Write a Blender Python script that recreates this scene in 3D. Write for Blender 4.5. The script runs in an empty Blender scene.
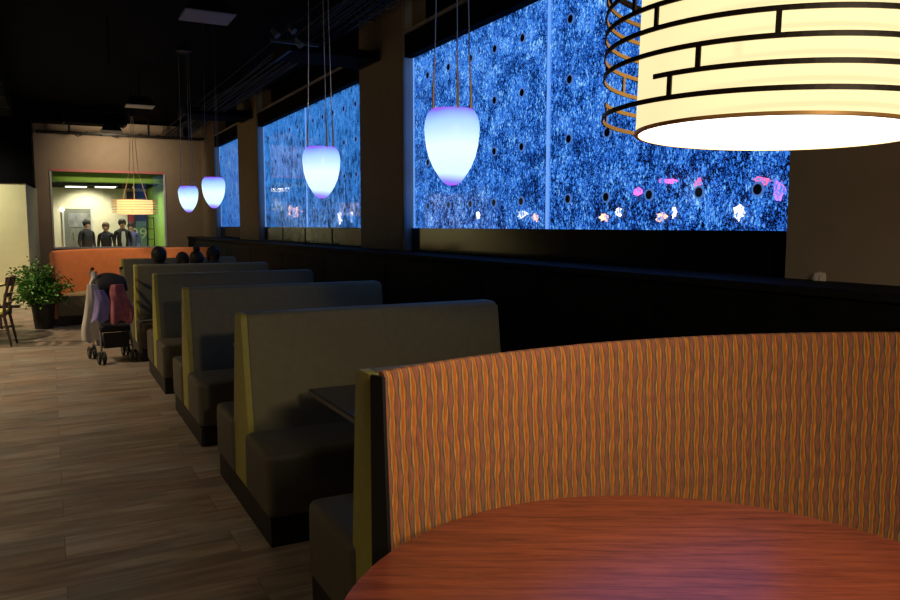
import bpy, bmesh, math, random
from mathutils import Vector, Matrix
random.seed(7)
PI = math.pi
C = bpy.context.scene.collection

# ------------------------------------------------------------------ materials
def nodes_mat(name):
    m = bpy.data.materials.new(name); m.use_nodes = True
    nt = m.node_tree
    return m, nt, nt.nodes['Principled BSDF'], nt.nodes['Material Output']

def N(nt, t, **kw):
    n = nt.nodes.new(t)
    for k, v in kw.items():
        if k.startswith('i_'):
            key = k[2:]
            key = int(key) if key.isdigit() else key
            n.inputs[key].default_value = v
        else: setattr(n, k, v)
    return n

def L(nt, a, b): nt.links.new(a, b)

def ramp(nt, fac, stops, interp='LINEAR'):
    r = N(nt, 'ShaderNodeValToRGB'); r.color_ramp.interpolation = interp
    e = r.color_ramp.elements
    while len(e) < len(stops): e.new(0.5)
    for el, (p, c) in zip(e, stops):
        el.position = p; el.color = (c[0], c[1], c[2], 1)
    L(nt, fac, r.inputs[0]); return r

def plain(name, col, rough=.6, metal=0, emit=None, es=0, var=.0, scale=30, bump=0, spec=.5, coat=0):
    m, nt, b, o = nodes_mat(name)
    b.inputs['Base Color'].default_value = (*col, 1)
    b.inputs['Roughness'].default_value = rough
    b.inputs['Metallic'].default_value = metal
    b.inputs['Specular IOR Level'].default_value = spec
    b.inputs['Coat Weight'].default_value = coat
    if emit:
        b.inputs['Emission Color'].default_value = (*emit, 1); b.inputs['Emission Strength'].default_value = es
    if var or bump:
        tc = N(nt, 'ShaderNodeTexCoord'); nz = N(nt, 'ShaderNodeTexNoise', i_Scale=scale, i_Detail=4.0)
        L(nt, tc.outputs['Object'], nz.inputs['Vector'])
        if var:
            r = ramp(nt, nz.outputs['Fac'], [(.3, [c*(1-var) for c in col]), (.7, [min(1, c*(1+var)) for c in col])])
            L(nt, r.outputs[0], b.inputs['Base Color'])
        if bump:
            bp = N(nt, 'ShaderNodeBump', i_Strength=bump, i_Distance=.01)
            L(nt, nz.outputs['Fac'], bp.inputs['Height']); L(nt, bp.outputs[0], b.inputs['Normal'])
    return m

def math_n(nt, op, a, b=None, c=None, clamp=False):
    n = N(nt, 'ShaderNodeMath', operation=op); n.use_clamp = clamp
    for i, v in enumerate((a, b, c)):
        if v is None: continue
        if isinstance(v, (int, float)): n.inputs[i].default_value = v
        else: L(nt, v, n.inputs[i])
    return n.outputs[0]

def fabric_weave(name):
    m, nt, b, o = nodes_mat(name)
    uv = N(nt, 'ShaderNodeUVMap'); sp = N(nt, 'ShaderNodeSeparateXYZ'); L(nt, uv.outputs[0], sp.inputs[0])
    u, v = sp.outputs[0], sp.outputs[1]
    nz = N(nt, 'ShaderNodeTexNoise', i_Scale=14.0, i_Detail=2.0); L(nt, uv.outputs[0], nz.inputs['Vector'])
    fine = N(nt, 'ShaderNodeTexNoise', i_Scale=700.0, i_Detail=2.0); L(nt, uv.outputs[0], fine.inputs['Vector'])
    x = math_n(nt, 'MULTIPLY', u, 1/.0415)
    # lens shaped bundles: the boundary wanders left and right with height
    wv = math_n(nt, 'SINE', math_n(nt, 'ADD', math_n(nt, 'MULTIPLY', v, 2*PI/.105), math_n(nt, 'MULTIPLY', nz.outputs['Fac'], 5.0)))
    wv2 = math_n(nt, 'SINE', math_n(nt, 'MULTIPLY', v, 2*PI/.21))
    xs = math_n(nt, 'ADD', x, math_n(nt, 'MULTIPLY', wv2, .05))
    fr = math_n(nt, 'FRACT', xs)
    t = math_n(nt, 'SUBTRACT', fr, .5)
    half = math_n(nt, 'ADD', .225, math_n(nt, 'MULTIPLY', wv, .055))
    s = math_n(nt, 'DIVIDE', t, half)                       # -1..1 inside the orange bundle
    f = math_n(nt, 'ADD', math_n(nt, 'MULTIPLY', s, .25), .5)
    f = math_n(nt, 'ADD', f, math_n(nt, 'MULTIPLY', math_n(nt, 'SUBTRACT', fine.outputs['Fac'], .5), .16), clamp=True)
    r = ramp(nt, f, [(0.0, (.38, .15, .09)), (.10, (.33, .15, .10)), (.22, (.14, .09, .05)), (.29, (.66, .44, .17)),
                     (.38, (.46, .21, .05)), (.48, (.60, .13, .02)), (.60, (.66, .19, .03)), (.72, (.56, .32, .09)), (.79, (.15, .07, .04)), (.90, (.33, .15, .10)), (1.0, (.42, .13, .07))])
    stn = N(nt, 'ShaderNodeMapping'); L(nt, uv.outputs[0], stn.inputs[0]); stn.inputs['Scale'].default_value = (150, 22, 1)
    sn = N(nt, 'ShaderNodeTexNoise', i_Scale=1.0, i_Detail=3.0); L(nt, stn.outputs[0], sn.inputs['Vector'])
    sr = ramp(nt, sn.outputs['Fac'], [(.3, (.70, .74, .78)), (.7, (1.35, 1.28, 1.2))])
    ml = N(nt, 'ShaderNodeMixRGB', blend_type='MULTIPLY', i_Fac=1.0); L(nt, r.outputs[0], ml.inputs[1]); L(nt, sr.outputs[0], ml.inputs[2])
    L(nt, ml.outputs[0], b.inputs['Base Color'])
    b.inputs['Roughness'].default_value = .75
    b.inputs['Specular IOR Level'].default_value = .25
    bp = N(nt, 'ShaderNodeBump', i_Strength=.35, i_Distance=.003)
    L(nt, math_n(nt, 'ABSOLUTE', s), bp.inputs['Height']); L(nt, bp.outputs[0], b.inputs['Normal'])
    return m

def wood_table(name):
    m, nt, b, o = nodes_mat(name)
    tc = N(nt, 'ShaderNodeTexCoord'); mp = N(nt, 'ShaderNodeMapping')
    rt = N(nt, 'ShaderNodeMapping'); rt.inputs['Rotation'].default_value = (0, 0, math.radians(29)); L(nt, tc.outputs['Object'], rt.inputs[0])
    mp.inputs['Scale'].default_value = (1.7, 26, 1)
    L(nt, rt.outputs[0], mp.inputs[0])
    n1 = N(nt, 'ShaderNodeTexNoise', i_Scale=1.6, i_Detail=6.0, i_Roughness=.65, i_Distortion=.6); L(nt, mp.outputs[0], n1.inputs['Vector'])
    n2 = N(nt, 'ShaderNodeTexNoise', i_Scale=5.5, i_Detail=4.0, i_Roughness=.7, i_Distortion=.3); L(nt, mp.outputs[0], n2.inputs['Vector'])
    mx = math_n(nt, 'ADD', math_n(nt, 'MULTIPLY', n1.outputs['Fac'], .6), math_n(nt, 'MULTIPLY', n2.outputs['Fac'], .4))
    r = ramp(nt, mx, [(.34, (.10, .022, .013)), (.45, (.19, .042, .021)), (.54, (.27, .060, .029)), (.66, (.34, .085, .038))])
    L(nt, r.outputs[0], b.inputs['Base Color'])
    b.inputs['Roughness'].default_value = .25
    b.inputs['Specular IOR Level'].default_value = .9
    b.inputs['Coat Weight'].default_value = .15; b.inputs['Coat Roughness'].default_value = .3
    bp = N(nt, 'ShaderNodeBump', i_Strength=.06, i_Distance=.002)
    L(nt, n2.outputs['Fac'], bp.inputs['Height']); L(nt, bp.outputs[0], b.inputs['Normal'])
    return m

def floor_planks(name):
    m, nt, b, o = nodes_mat(name)
    tc = N(nt, 'ShaderNodeTexCoord')
    br = N(nt, 'ShaderNodeTexBrick', offset=.37, i_Scale=1.0)
    br.inputs['Brick Width'].default_value = 1.22; br.inputs['Row Height'].default_value = .305
    br.inputs['Mortar Size'].default_value = .0022; br.inputs['Bias'].default_value = 0
    br.inputs['Color1'].default_value = (0, 0, 0, 1); br.inputs['Color2'].default_value = (1, 1, 1, 1); br.inputs['Mortar'].default_value = (.5, .5, .5, 1)
    L(nt, tc.outputs['Object'], br.inputs['Vector'])
    mp = N(nt, 'ShaderNodeMapping'); mp.inputs['Scale'].default_value = (1.1, 7.5, 1); L(nt, tc.outputs['Object'], mp.inputs[0])
    cb = N(nt, 'ShaderNodeSeparateXYZ'); L(nt, br.outputs['Color'], cb.inputs[0])
    cx = N(nt, 'ShaderNodeCombineXYZ'); L(nt, math_n(nt, 'MULTIPLY', cb.outputs[0], 9.0), cx.inputs[2])
    va = N(nt, 'ShaderNodeVectorMath', operation='ADD'); L(nt, mp.outputs[0], va.inputs[0]); L(nt, cx.outputs[0], va.inputs[1])
    n1 = N(nt, 'ShaderNodeTexNoise', i_Scale=1.3, i_Detail=7.0, i_Roughness=.62, i_Distortion=.9); L(nt, va.outputs[0], n1.inputs['Vector'])
    n2 = N(nt, 'ShaderNodeTexNoise', i_Scale=2.2, i_Detail=3.0); L(nt, tc.outputs['Object'], n2.inputs['Vector'])
    f = math_n(nt, 'ADD', math_n(nt, 'MULTIPLY', n1.outputs['Fac'], .8), math_n(nt, 'MULTIPLY', cb.outputs[0], .12))
    r = ramp(nt, f, [(.25, (.12, .100, .088)), (.40, (.21, .175, .146)), (.50, (.28, .238, .198)), (.60, (.37, .325, .275)), (.74, (.28, .25, .23))])
    tint = ramp(nt, n2.outputs['Fac'], [(.35, (1.0, .86, .76)), (.65, (.90, .93, .92))])
    mm = N(nt, 'ShaderNodeMixRGB', blend_type='MULTIPLY', i_Fac=1.0); L(nt, r.outputs[0], mm.inputs[1]); L(nt, tint.outputs[0], mm.inputs[2])
    m2 = N(nt, 'ShaderNodeMixRGB', blend_type='MULTIPLY'); L(nt, math_n(nt, 'MULTIPLY', br.outputs['Fac'], .6), m2.inputs[0])
    L(nt, mm.outputs[0], m2.inputs[1]); m2.inputs[2].default_value = (.25, .2, .18, 1)
    L(nt, m2.outputs[0], b.inputs['Base Color'])
    b.inputs['Roughness'].default_value = .48
    bp = N(nt, 'ShaderNodeBump', i_Strength=.12, i_Distance=.004)
    L(nt, n1.outputs['Fac'], bp.inputs['Height']); L(nt, bp.outputs[0], b.inputs['Normal'])
    return m

def bubble_water(name, strength=1.0, teal=0.0, yoff=0.0, contrast=.55, offs=.17):
    """backlit blue panel full of rising bubbles: it glows by itself"""
    m, nt, b, o = nodes_mat(name)
    tc = N(nt, 'ShaderNodeTexCoord'); mp = N(nt, 'ShaderNodeMapping'); L(nt, tc.outputs['Object'], mp.inputs[0])
    mp.inputs['Location'].default_value = (0, yoff, 0)
    warp = N(nt, 'ShaderNodeTexNoise', i_Scale=3.0, i_Detail=2.0); L(nt, mp.outputs[0], warp.inputs['Vector'])
    ws = N(nt, 'ShaderNodeVectorMath', operation='SCALE'); L(nt, warp.outputs['Color'], ws.inputs[0]); ws.inputs['Scale'].default_value = .12
    wa = N(nt, 'ShaderNodeVectorMath', operation='ADD'); L(nt, mp.outputs[0], wa.inputs[0]); L(nt, ws.outputs[0], wa.inputs[1])
    st = N(nt, 'ShaderNodeMapping'); L(nt, wa.outputs[0], st.inputs[0]); st.inputs['Scale'].default_value = (1, 1, .55)
    v1 = N(nt, 'ShaderNodeTexVoronoi', i_Scale=58.0, feature='F1'); L(nt, st.outputs[0], v1.inputs['Vector'])
    v2 = N(nt, 'ShaderNodeTexVoronoi', i_Scale=115.0, feature='F1'); L(nt, mp.outputs[0], v2.inputs['Vector'])
    big = N(nt, 'ShaderNodeTexNoise', i_Scale=4.2, i_Detail=3.0, i_Roughness=.6); L(nt, wa.outputs[0], big.inputs['Vector'])
    blob = N(nt, 'ShaderNodeTexNoise', i_Scale=15.0, i_Detail=5.0, i_Roughness=.7); L(nt, st.outputs[0], blob.inputs['Vector'])
    # sparkle of the single bubbles
    c1 = N(nt, 'ShaderNodeSeparateXYZ'); L(nt, v1.outputs['Color'], c1.inputs[0])
    c2 = N(nt, 'ShaderNodeSeparateXYZ'); L(nt, v2.outputs['Color'], c2.inputs[0])
    def dots(v, c, size, cut):
        d = math_n(nt, 'MULTIPLY', math_n(nt, 'SUBTRACT', size, v.outputs['Distance']), 5.0, clamp=True)
        k = math_n(nt, 'MULTIPLY', math_n(nt, 'SUBTRACT', c.outputs[0], cut), 3.0, clamp=True)
        return math_n(nt, 'MULTIPLY', d, k)
    s1 = dots(v1, c1, .52, .35); s2 = dots(v2, c2, .50, .35)
    s = math_n(nt, 'MAXIMUM', s1, math_n(nt, 'MULTIPLY', s2, .8))
    mid = math_n(nt, 'ADD', math_n(nt, 'MULTIPLY', math_n(nt, 'SUBTRACT', big.outputs['Fac'], .5), 1.0), math_n(nt, 'MULTIPLY', math_n(nt, 'SUBTRACT', blob.outputs['Fac'], .5), 1.7))
    f = math_n(nt, 'ADD', math_n(nt, 'ADD', mid, offs), math_n(nt, 'MULTIPLY', s, contrast))
    sp = N(nt, 'ShaderNodeSeparateXYZ'); L(nt, tc.outputs['Object'], sp.inputs[0])
    zz = math_n(nt, 'DIVIDE', math_n(nt, 'SUBTRACT', sp.outputs[2], 1.57), 1.8, clamp=True)
    f = math_n(nt, 'ADD', f, math_n(nt, 'MULTIPLY', zz, .16), clamp=True)
    t = teal
    r = ramp(nt, f, [(.05, (.003, .012 + .03*t, .11)), (.22, (.008 + .015*t, .055 + .07*t, .42)), (.42, (.022 + .02*t, .165 + .10*t, .86)), (.68, (.07, .34, 1.0)), (1.0, (.36, .74, 1.0))])
    L(nt, r.outputs[0], b.inputs['Emission Color'])
    b.inputs['Emission Strength'].default_value = strength
    b.inputs['Base Color'].default_value = (.01, .03, .10, 1)
    b.inputs['Roughness'].default_value = .05
    b.inputs['IOR'].default_value = 1.5
    tr = N(nt, 'ShaderNodeBsdfTransparent'); mx = N(nt, 'ShaderNodeMixShader')
    L(nt, math_n(nt, 'MULTIPLY', math_n(nt, 'SUBTRACT', .55, f), 2.2, clamp=True), mx.inputs[0])
    L(nt, b.outputs[0], mx.inputs[1]); L(nt, tr.outputs[0], mx.inputs[2]); L(nt, mx.outputs[0], o.inputs['Surface'])
    return m

def pendant_glass(name):
    m, nt, b, o = nodes_mat(name)
    tc = N(nt, 'ShaderNodeTexCoord'); sp = N(nt, 'ShaderNodeSeparateXYZ'); L(nt, tc.outputs['Object'], sp.inputs[0])
    nz = N(nt, 'ShaderNodeTexNoise', i_Scale=4.0); L(nt, tc.outputs['Object'], nz.inputs['Vector'])
    t = math_n(nt, 'DIVIDE', sp.outputs[2], .36)
    t = math_n(nt, 'ADD', t, math_n(nt, 'MULTIPLY', math_n(nt, 'SUBTRACT', nz.outputs['Fac'], .5), .12), clamp=True)
    r = ramp(nt, t, [(0, (.20, .02, .45)), (.05, (.10, .10, .45)), (.16, (.30, .42, .50)), (.50, (.34, .44, .50)), (.80, (.16, .27, .47)), (.92, (.09, .14, .45)), (.97, (.10, .05, .40)), (1.0, (.18, .02, .33))])
    L(nt, r.outputs[0], b.inputs['Emission Color']); b.inputs['Emission Strength'].default_value = 2.6
    b.inputs['Base Color'].default_value = (.5, .5, .6, 1); b.inputs['Roughness'].default_value = .25
    return m

def glow(name, col, s):
    return plain(name, (col[0]*.3, col[1]*.3, col[2]*.3), .5, 0, col, s)

def clear_glass(name):
    m, nt, b, o = nodes_mat(name)
    tr = N(nt, 'ShaderNodeBsdfTransparent'); gl = N(nt, 'ShaderNodeBsdfGlossy', i_Roughness=.02)
    fz = N(nt, 'ShaderNodeFresnel', i_IOR=1.5); mx = N(nt, 'ShaderNodeMixShader')
    L(nt, fz.outputs[0], mx.inputs[0]); L(nt, tr.outputs[0], mx.inputs[1]); L(nt, gl.outputs[0], mx.inputs[2]); L(nt, mx.outputs[0], o.inputs['Surface'])
    return m

def green_leaf(name, a, b_):
    return plain(name, a, .5, var=.35, scale=9)

M = dict(
    floor=floor_planks('wood_look_planks'),
    black=plain('black_paint', (.006, .006, .006), .7, var=.3, scale=3),
    matte=plain('black_ceiling', (.0025, .0025, .003), .9, var=.4, scale=2, spec=.05),
    tan=plain('tan_wall_paint', (.27, .205, .138), .75, var=.05, scale=6, bump=.03),
    yellow=plain('pale_yellow_paint', (.62, .58, .34), .8, var=.04, scale=5),
    green=plain('lime_green_paint', (.26, .50, .07), .7, var=.04, scale=5),
    cream=plain('cream_paint', (.66, .62, .44), .8, var=.04, scale=5),
    wains=plain('black_wood_wainscot', (.004, .0036, .0034), .7, var=.3, scale=8, spec=.10),
    ledge=plain('dark_ledge', (.007, .006, .0055), .75, var=.3, scale=12, spec=.12),
    tile=plain('black_gloss_tile', (.006, .006, .007), .12, spec=.5),
    olivetile=plain('olive_glass_tile', (.10, .12, .05), .2, var=.2, scale=4),
    trim=plain('pale_metal_trim', (.32, .29, .25), .45),
    pinktrim=plain('dull_pink_trim', (.42, .13, .12), .6),
    whitetrim=plain('pale_grey_trim', (.5, .5, .5), .5),
    vinyl=plain('taupe_vinyl', (.215, .19, .105), .55, var=.06, scale=20, bump=.05, spec=.35),
    olive=plain('olive_green_vinyl', (.42, .38, .08), .5, var=.07, scale=18, bump=.05, spec=.35),
    seat=plain('brown_vinyl', (.105, .092, .068), .5, var=.08, scale=16, bump=.05, spec=.35),
    kick=plain('black_kick_base', (.007, .006, .006), .5),
    weave=fabric_weave('orange_weave_fabric'),
    orange=plain('orange_vinyl', (.58, .19, .055), .6, var=.07, scale=10),
    cherry=wood_table('cherry_laminate'),
    blacktop=plain('dark_table_top', (.018, .015, .022), .22, spec=.5),
    edge=plain('grey_table_edge', (.16, .15, .15), .4),
    steel=plain('brushed_steel', (.5, .45, .38), .3, 1),
    brass=plain('warm_metal_rod', (.85, .60, .32), .4, .2),
    blackmetal=plain('black_metal', (.008, .008, .008), .5, 0, spec=.2),
    wire=plain('grey_tray_wire', (.022, .022, .023), .5, .5),
    bronze=plain('dark_bronze_band', (.018, .010, .006), .5, .2),
    gold=plain('gold_lit_band_inner', (.62, .36, .13), .45, .3),  # glow of the shade put into the colour of inward faces
    goldlit=plain('shade_lit_gold_band', (.85, .62, .30), .4, .2),  # lighter gold, light from the small shade put into the colour
    shade=plain('cream_drum_fabric', (.8, .7, .45), .8, 0, (1.0, .84, .45), 1.02, var=.0),
    diff=glow('white_drum_diffuser', (1.0, .95, .86), 3.2),
    sshade=glow('warm_small_drum', (1.0, .62, .24), 1.5),
    sdiff=glow('warm_small_diffuser', (1.0, .86, .6), 1.6),
    pend=pendant_glass('blue_white_pendant_glass'),
    water=bubble_water('bubbling_blue_water', .95, 0, 0, .62, .07),
    water2=bubble_water('bubbling_teal_water', .72, 1.0, 7.3, .30, .20),
    water3=bubble_water('bubbling_pale_water', .55, .5, 3.1, .2, .38),
    channel=glow('lit_panel_channel', (.18, .42, 1.0), .9),
    stud=plain('dark_stud_cap', (.006, .014, .05), .3),
    studring=glow('blue_lit_stud_ring', (.12, .30, .85), .55),
    glass=clear_glass('clear_glass'),
    pot=plain('black_pot', (.012, .011, .010), .5),
    soil=plain('dark_soil', (.03, .02, .012), .9),
    leaf=plain('green_leaf', (.09, .26, .035), .45, var=.5, scale=9),
    stem=plain('brown_stem', (.10, .07, .03), .7),
    darkwood=plain('dark_brown_wood', (.055, .030, .020), .45, var=.2, scale=12),
    yseat=plain('yellow_green_seat', (.50, .48, .14), .6),
    ytop=plain('pale_yellow_table_top', (.62, .55, .22), .4),
    white=plain('off_white_cloth', (.62, .58, .52), .85, var=.06, scale=14),
    purple=plain('lavender_cloth', (.30, .26, .58), .8, var=.1, scale=20),
    pink=plain('dusty_pink_cloth', (.42, .13, .16), .8, var=.3, scale=18),
    strollerfab=plain('black_stroller_fabric', (.012, .011, .014), .75),
    alu=plain('grey_aluminium', (.45, .45, .45), .35, .9),
    rubber=plain('black_rubber', (.012, .012, .012), .7),
    skin=plain('light_skin', (.48, .27, .18), .55),
    skindark=plain('brown_skin', (.10, .05, .03), .55),
    hair=plain('dark_hair', (.010, .008, .007), .6),
    hairbrown=plain('brown_hair', (.10, .05, .025), .6),
    suit=plain('black_clothing', (.012, .012, .014), .8),
    shirt=plain('white_shirt', (.7, .7, .7), .7),
    bluecloth=plain('blue_clothing', (.08, .08, .22), .8),
    navy=plain('navy_clothing', (.012, .013, .03), .8),
    doorgrey=plain('grey_door_paint', (.14, .15, .12), .5, var=.1, scale=3),
    frost=plain('grey_door_window', (.20, .21, .21), .3, var=.3, scale=6),
    posterblue=plain('poster_navy', (.03, .03, .09), .5),
    posterred=plain('poster_red', (.32, .03, .05), .5),
    posterteal=plain('poster_teal', (.10, .20, .16), .5),
    postergrey=plain('poster_grey', (.30, .33, .36), .5),
    digit=plain('poster_digits', (.48, .55, .36), .5),
    speaker=plain('pale_speaker_cover', (.22, .22, .28), .6),
    lampwhite=glow('ceiling_lamp_face', (1.0, .86, .62), 2.0),
    spotface=glow('spot_lamp_face', (1.0, .88, .7), 9.0),
    downface=glow('downlight_face', (1.0, .95, .75), 5.0),
    pinkglow=glow('pink_light', (1.0, .12, .50), 2.6),
    redglow=glow('red_light', (1.0, .10, .16), 2.6),
    whiteglow=glow('white_light', (1.0, .92, .85), 4.0),
    purpleglow=glow('purple_light', (.50, .22, 1.0), 1.6),
    warmglow=glow('warm_orange_light', (1.0, .50, .25), 2.6),
    outside=plain('dark_outside_wall', (.01, .01, .014), .9),
    paper=plain('crumpled_white_paper', (.62, .55, .48), .8, var=.1, scale=60),
)

# ------------------------------------------------------------------ helpers
def link(name, me, mat, parent=None, loc=None, smooth=False):
    o = bpy.data.objects.new(name, me); C.objects.link(o)
    if mat is not None:
        for mm in (mat if isinstance(mat, (list, tuple)) else [mat]): me.materials.append(mm)
    if parent: o.parent = parent
    if loc: o.location = loc
    if smooth:
        for p in me.polygons: p.use_smooth = True
        try: me.set_sharp_from_angle(angle=math.radians(35))
        except Exception: pass
    return o

def obj(name, bm, mat, parent=None, loc=None, smooth=False):
    bmesh.ops.recalc_face_normals(bm, faces=bm.faces)
    me = bpy.data.meshes.new(name); bm.to_mesh(me); bm.free()
    return link(name, me, mat, parent, loc, smooth)

def box(bm, x0, x1, y0, y1, z0, z1, bev=0, seg=2, rot=None, mi=0):
    r = bmesh.ops.create_cube(bm, size=1)
    vs = r['verts']
    bmesh.ops.scale(bm, vec=(x1-x0, y1-y0, z1-z0), verts=vs)
    if rot is not None: bmesh.ops.rotate(bm, cent=(0, 0, 0), matrix=rot, verts=vs)
    bmesh.ops.translate(bm, vec=((x0+x1)/2, (y0+y1)/2, (z0+z1)/2), verts=vs)
    fs = {f for v in vs for f in v.link_faces}
    for f in fs: f.material_index = mi
    if bev:
        es = list({e for v in vs for e in v.link_edges})
        bmesh.ops.bevel(bm, geom=es, offset=bev, segments=seg, profile=.6, affect='EDGES')
    return bm

def B(*a, **k): return box(bmesh.new(), *a, **k)

def tube(bm, pts, r, n=8, caps=True, closed=False, radii=None):
    pts = [Vector(p) for p in pts]; rings = []; m = len(pts)
    prev = None
    for i, p in enumerate(pts):
        a = pts[(i-1) % m] if (closed or i > 0) else p
        b = pts[(i+1) % m] if (closed or i < m-1) else p
        d = (b-a).normalized()
        if prev is None:
            ref = Vector((0, 0, 1)) if abs(d.z) < .9 else Vector((1, 0, 0))
            s = d.cross(ref).normalized()
        else:
            s = (prev - d*prev.dot(d)).normalized()
        prev = s; t = d.cross(s)
        rr = radii[i] if radii else r
        rings.append([bm.verts.new(p + s*rr*math.cos(2*PI*k/n) + t*rr*math.sin(2*PI*k/n)) for k in range(n)])
    for i in range(m if closed else m-1):
        A, Bq = rings[i], rings[(i+1) % m]
        for k in range(n): bm.faces.new((A[k], A[(k+1) % n], Bq[(k+1) % n], Bq[k]))
    if caps and not closed:
        bm.faces.new(rings[0]); bm.faces.new(rings[-1])
    return bm

def lathe(bm, prof, n=32, cx=0, cy=0, cap=True):
    rings = []
    for r, z in prof:
        if r < 1e-5: rings.append([bm.verts.new((cx, cy, z))])
        else: rings.append([bm.verts.new((cx+r*math.cos(2*PI*k/n), cy+r*math.sin(2*PI*k/n), z)) for k in range(n)])
    for A, Bq in zip(rings, rings[1:]):
        for k in range(n):
            a = [A[k % len(A)], A[(k+1) % n % len(A)]] if len(A) > 1 else [A[0]]
            b = [Bq[(k+1) % n], Bq[k]] if len(Bq) > 1 else [Bq[0]]
            if len(a)+len(b) > 2: bm.faces.new(a+b)
    if cap:
        for R in (rings[0], rings[-1]):
            if len(R) > 2: bm.faces.new(R)
    return bm

def prism_x(bm, prof, x0, x1):
    """profile in (y,z) extruded along x"""
    A = [bm.verts.new((x0, y, z)) for y, z in prof]; Bq = [bm.verts.new((x1, y, z)) for y, z in prof]
    n = len(prof)
    for k in range(n): bm.faces.new((A[k], A[(k+1) % n], Bq[(k+1) % n], Bq[k]))
    bm.faces.new(A); bm.faces.new(list(reversed(Bq)))
    return bm

def thing(name, label, cat, loc=(0, 0, 0), rz=0, group=None):
    o = bpy.data.objects.new(name, None); C.objects.link(o)
    o.empty_display_size = .1
    o.location = loc; o.rotation_euler = (0, 0, rz)
    return tag(o, label, cat, group)

def tag(o, label, cat, group=None):
    o['label'] = label; o['category'] = cat
    if group: o['group'] = group
    return o

def struct(name, bm, mat, parent=None, smooth=False, label=None):
    o = obj(name, bm, mat, parent, smooth=smooth)
    if not parent:
        o['kind'] = 'structure'
        if label: o['label'] = label
    return o

def dup(root, loc, rz=0, label=None, group=None):
    r = root.copy(); C.objects.link(r); r.location = loc; r.rotation_euler = (0, 0, rz)
    if label: r['label'] = label
    if group: r['group'] = group
    for ch in list(root.children):
        c = ch.copy(); C.objects.link(c); c.parent = r
        for g in list(ch.children):
            d = g.copy(); C.objects.link(d); d.parent = c
    return r

# ------------------------------------------------------------------ layout numbers
W = 3.40          # right wall plane
GL = 3.52         # glass plane of the bubble panels
KX = 3.03         # face of the black knee wall
YE = 19.6         # end wall
LZ = 1.326        # ledge top
CZ = 4.05         # black ceiling
GZ0, GZ1 = 1.57, 3.37
WIN = [(2.70, 7.56), (8.82, 13.97), (15.53, 18.0)]

# ------------------------------------------------------------------ room shell
struct('floor', B(-9, 3.9, -3.2, 26, -.1, 0), M['floor'], label='brown grey plank floor of the aisle')
struct('ceiling', B(-9, 3.9, -3.2, 26, CZ, CZ+.1), M['matte'], label='black painted open ceiling')
# right wall: tan piers between the windows
for i, (a, b) in enumerate([(-3.2, WIN[0][0]), (WIN[0][1], WIN[1][0]), (WIN[1][1], WIN[2][0]), (WIN[2][1], YE)]):
    struct('wall_right', B(W, 3.72, a, b, 0, CZ), M['tan'],
           label=['tan wall beside the near bubble window', 'tan pier between the first two bubble windows',
                  'tan pier between the second and last bubble windows', 'tan wall corner past the last bubble window'][i])
for i, (a, b) in enumerate(WIN):
    struct('wall_right', B(3.44, 3.72, a, b, 0, 1.30), M['outside'])
# knee wall with ledge
kn = struct('wall_right', B(KX, W, -3.2, YE, 0, LZ-.04), M['wains'], label='black panelled knee wall behind the booths')
bm = bmesh.new()
y = -2.6
while y < YE-.2:
    box(bm, KX-.006, KX, y, y+1.9, .12, LZ-.12, .003, 1); y += 1.96
obj('wall_panel', bm, M['wains'], kn)
struct('trim_1', B(KX-.03, W+.02, -3.2, YE, LZ-.04, LZ, .006, 2), M['ledge'], label='dark ledge cap on top of the knee wall')

win_desc = ['near', 'middle', 'far']
for i, (a, b) in enumerate(WIN):
    w = struct('window_%d' % (i+1), B(W+.02, 3.72, a, b, 3.37, 3.60), M['matte'], label='%s window bay holding glowing blue bubble panels' % win_desc[i])
    # header: black band above the glass, upper void with trim, base band below the glass
    obj('header_trim', B(W-.01, W+.03, a, b, 3.60, 3.625), M['trim'], w)
    obj('upper_backing', B(3.68, 3.72, a, b, 3.6, CZ), M['matte'], w)
    if i == 1:
        bmb = bmesh.new(); obj('base_band', B(GL-.02, 3.70, a, b, 1.30, GZ0), M['tile'], w)
        yy = a+.1
        while yy < b-.6:
            obj('olive_pane', B(GL-.032, GL-.02, yy, yy+.95, LZ+.01, GZ0-.015), M['olivetile'], w); yy += 1.27
        bmb.free()
    else:
        obj('base_band', B(GL-.02, 3.70, a, b, 1.30, GZ0), M['tile'], w)
    obj('jamb_reflector', B(W+.03, GL-.006, b-.008, b, LZ, CZ), M['whitetrim'], w)  # pale lining added to catch more of the blue panel light
    obj('side_strip', B(W+.005, W+.03, b-.02, b, LZ, CZ), M['trim'], w)

# ------------------------------------------------------------------ glowing bubble panels
def bubble_panel(y0, y1, cols, wm, label, zrows=(3.13, 2.69, 2.25, 1.80)):
    t = thing('bubble_panel', label, 'bubble panel', (GL, (y0+y1)/2, GZ0), 0, 'bubble panels in the window bays')
    yc = (y0+y1)/2
    def P(name, bm, mat, smooth=False):
        bmesh.ops.translate(bm, vec=(-GL, -yc, -GZ0), verts=bm.verts)
        return obj(name, bm, mat, t, smooth=smooth)
    sh = obj('water_sheet', B(GL, GL+.05, y0+.013, y1-.013, GZ0, GZ1), wm, t); sh.location = (-GL, -yc, -GZ0)
    P('side_channel', B(GL-.004, GL+.012, y0, y0+.012, GZ0, GZ1), M['channel'])
    P('side_channel', B(GL-.004, GL+.012, y1-.012, y1, GZ0, GZ1), M['channel'])
    for z in zrows:
        for y in cols:
            ring = bmesh.new()
            pts = [(GL-.006, y+.036*math.cos(k*PI/8), z+.036*math.sin(k*PI/8)) for k in range(16)]
            tube(ring, pts, .0075, 6, closed=True)
            rg = P('stud', ring, M['studring'], True)
            cp = bmesh.new(); tube(cp, [(GL-.012, y, z), (GL, y, z)], .03, 16)
            bmesh.ops.translate(cp, vec=(-GL, -yc, -GZ0), verts=cp.verts)
            obj('stud_cap', cp, M['stud'], rg)
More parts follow.
